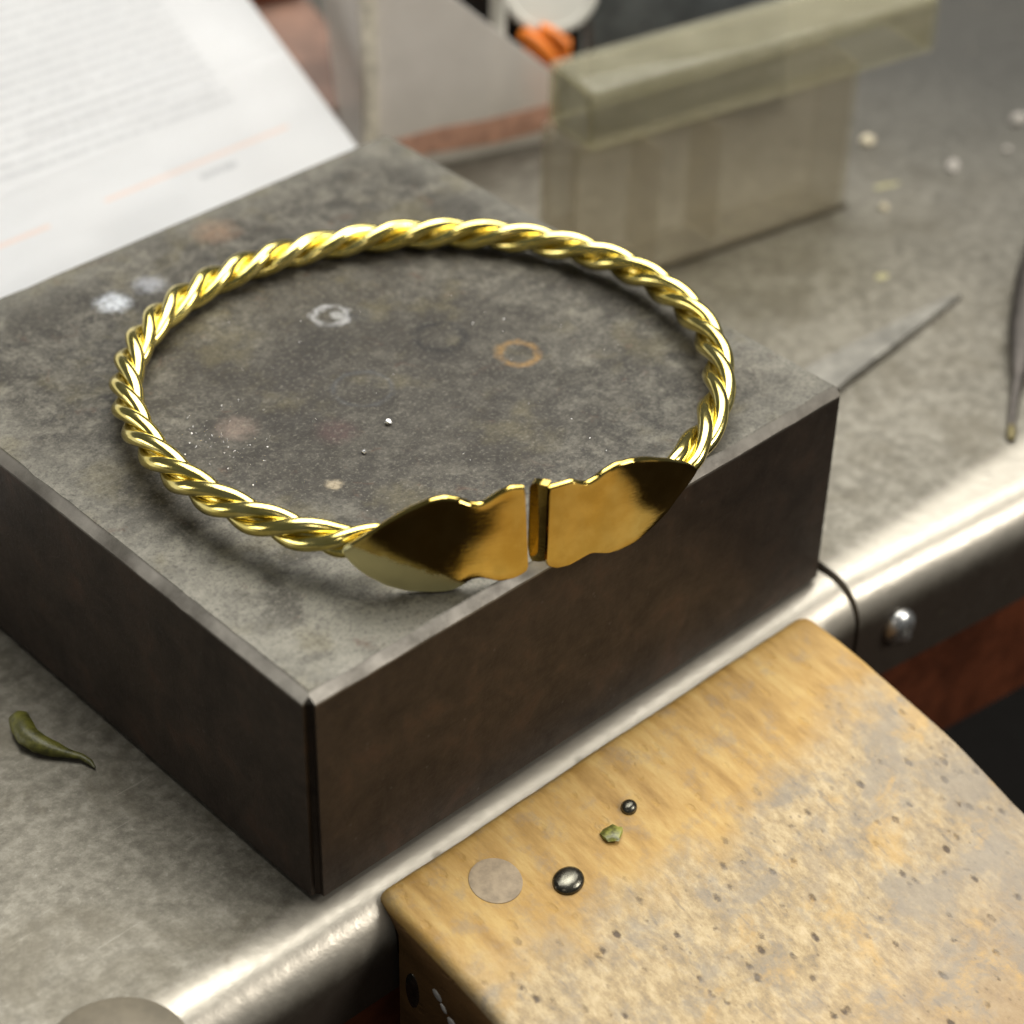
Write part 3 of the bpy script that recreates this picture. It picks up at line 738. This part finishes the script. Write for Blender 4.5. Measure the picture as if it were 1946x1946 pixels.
bm = bmesh.new(); tube(bm, [(131.9, 9.3, 2.2), (127.5, 6.6, 1.6), (122.3, 3.1, .9)], [.95, .7, .55], 12, .7); obj("tip_arm", bm, M_DARK, tw)
M_BRASS = mat_simple("dull_brass", (.11, .09, .035), .4, .6)
bm = bmesh.new(); tube(bm, [(122.4, 3.2, .9), (121.2, 2.2, .75), (120.2, 1.5, .65)], [.58, .75, .45], 12, .8); obj("tip", bm, M_BRASS, tw)

M_LEAF = mat_simple("dried_leaf", (.085, .082, .012), .45, 0, .5, .8, .4)
bm = bmesh.new()
tube(bm, [(-6.6, 45.0, .6), (-7.3, 43.9, 1.0), (-8.0, 42.2, 1.1), (-8.4, 40.6, 1.1), (-8.0, 38.6, 1.0), (-7.2, 37.0, .8), (-6.4, 35.6, .7), (-5.6, 34.2, .6), (-5.3, 33.0, .5), (-5.3, 32.0, .35)],
     [.3, 1.05, 1.35, 1.35, 1.2, .95, .6, .42, .3, .12], 14, .75)
for v in bm.verts: v.co += Vector((noise.noise(v.co * .9), noise.noise(v.co * .9 + Vector((5, 0, 0))), 0)) * .25
tag(obj("curled_leaf", bm, M_LEAF), "small curled olive green leaf on the bench at the left edge", "leaf")
M_TAN = mat_simple("tan_disc", (.135, .115, .080), .55, .2, .2, .2)
bm = bmesh.new(); lathe(bm, [(0, .05), (7.2, .05), (7.4, .15), (7.4, .4), (7.2, .5), (0, .52)], Matrix.Translation((-27.0, -2.2, 0)), 48)
tag(obj("flat_disc", bm, M_TAN), "flat tan disc on the bench cut by the bottom edge", "disc")

M_PALE = mat_simple("pale_crumb", (.50, .44, .31), .6); M_PINK = mat_simple("dusty_crumb", (.26, .24, .21), .7)
M_OLIVE = mat_simple("olive_smear", (.26, .24, .12), .7)
def crumb(x, y, r, mat, label, stretch=1.0, flat=.7, ang=0.0, z=0.0, name="crumb", cat="crumb"):
    bm = bmesh.new(); bmesh.ops.create_icosphere(bm, subdivisions=2, radius=r)
    for v in bm.verts:
        c = v.co * (1 + .35 * noise.noise(v.co * (1.6 / r) + Vector((x, y, 0))))
        c = Vector((c.x * stretch, c.y, c.z * flat)); c.rotate(Matrix.Rotation(ang, 3, 'Z')); v.co = c + Vector((x, y, z + r * flat * .9))
    return tag(obj(name, bm, mat), label, cat)
crumb(169.0, 66.8, 1.15, M_PALE, "round cream crumb just right of the clear box")
crumb(193.1, 55.0, 1.3, M_PINK, "pale dusty crumb at the right edge near the top", 1.3)
crumb(173.3, 52.9, 1.0, M_PINK, "long grey crumb right of the cream crumb", 2.0, .5, .6)
crumb(184.0, 50.5, .7, M_PINK, "faint grey crumb between the long crumb and the right edge")
crumb(160.5, 56.2, 1.2, M_OLIVE, "flat olive smear beside the clear box's bottom corner", 3.0, .15, -.3)
crumb(154.9, 51.9, .8, M_PALE, "small pale crumb below the olive smear")
crumb(139.5, 39.5, .9, M_OLIVE, "olive speck on the bench beyond the scriber", 1.3, .3)
crumb(103.0, 18.0, .5, M_PALE, "tiny pale crumb on the bench right of the block")
crumb(*P4, 1.15, mat_simple("green_chip", (.20, .20, .04), .35, 0, .6, .9), "green and tan chip stuck on the bench pin", 1.15, .3, .2, ptop(-12.6), "green_chip", "chip")
M_FIL = mat_simple("silver_filings", (.85, .84, .84), .2, .8, .1, 1, 0)
crumb(35.7, 29.4, .42, M_FIL, "larger silver bead on the block in the middle of the bangle", 1.1, .7, 0, H, "silver_bead", "bead")
crumb(30.1, 27.0, .30, M_FIL, "smaller silver bead on the block nearer the leaf ends", 1.0, .7, 0, H, "silver_bead", "bead")
bm = bmesh.new()
for k in range(170):
    a = random.gauss(0, 1); b = random.gauss(0, 1)
    if k < 90: x, y = 19.0 + a * 2.6, 39.0 + b * 4.4
    else: x, y = random.uniform(12, 70), random.uniform(6, 58)
    if math.hypot(x - CX, y - CY) > 30.5: continue
    rr = random.uniform(.03, .085)
    Mf = Matrix.Translation((x, y, H + rr * .6)) @ Matrix.Rotation(random.uniform(0, 3), 4, 'X') @ Matrix.Rotation(random.uniform(0, 3), 4, 'Y')
    bmesh.ops.create_icosphere(bm, subdivisions=1, radius=rr, matrix=Mf)
tag(obj("metal_filings", bm, M_FIL, smooth=False), "scatter of tiny bright metal filings inside the bangle", "filings", kind="stuff")
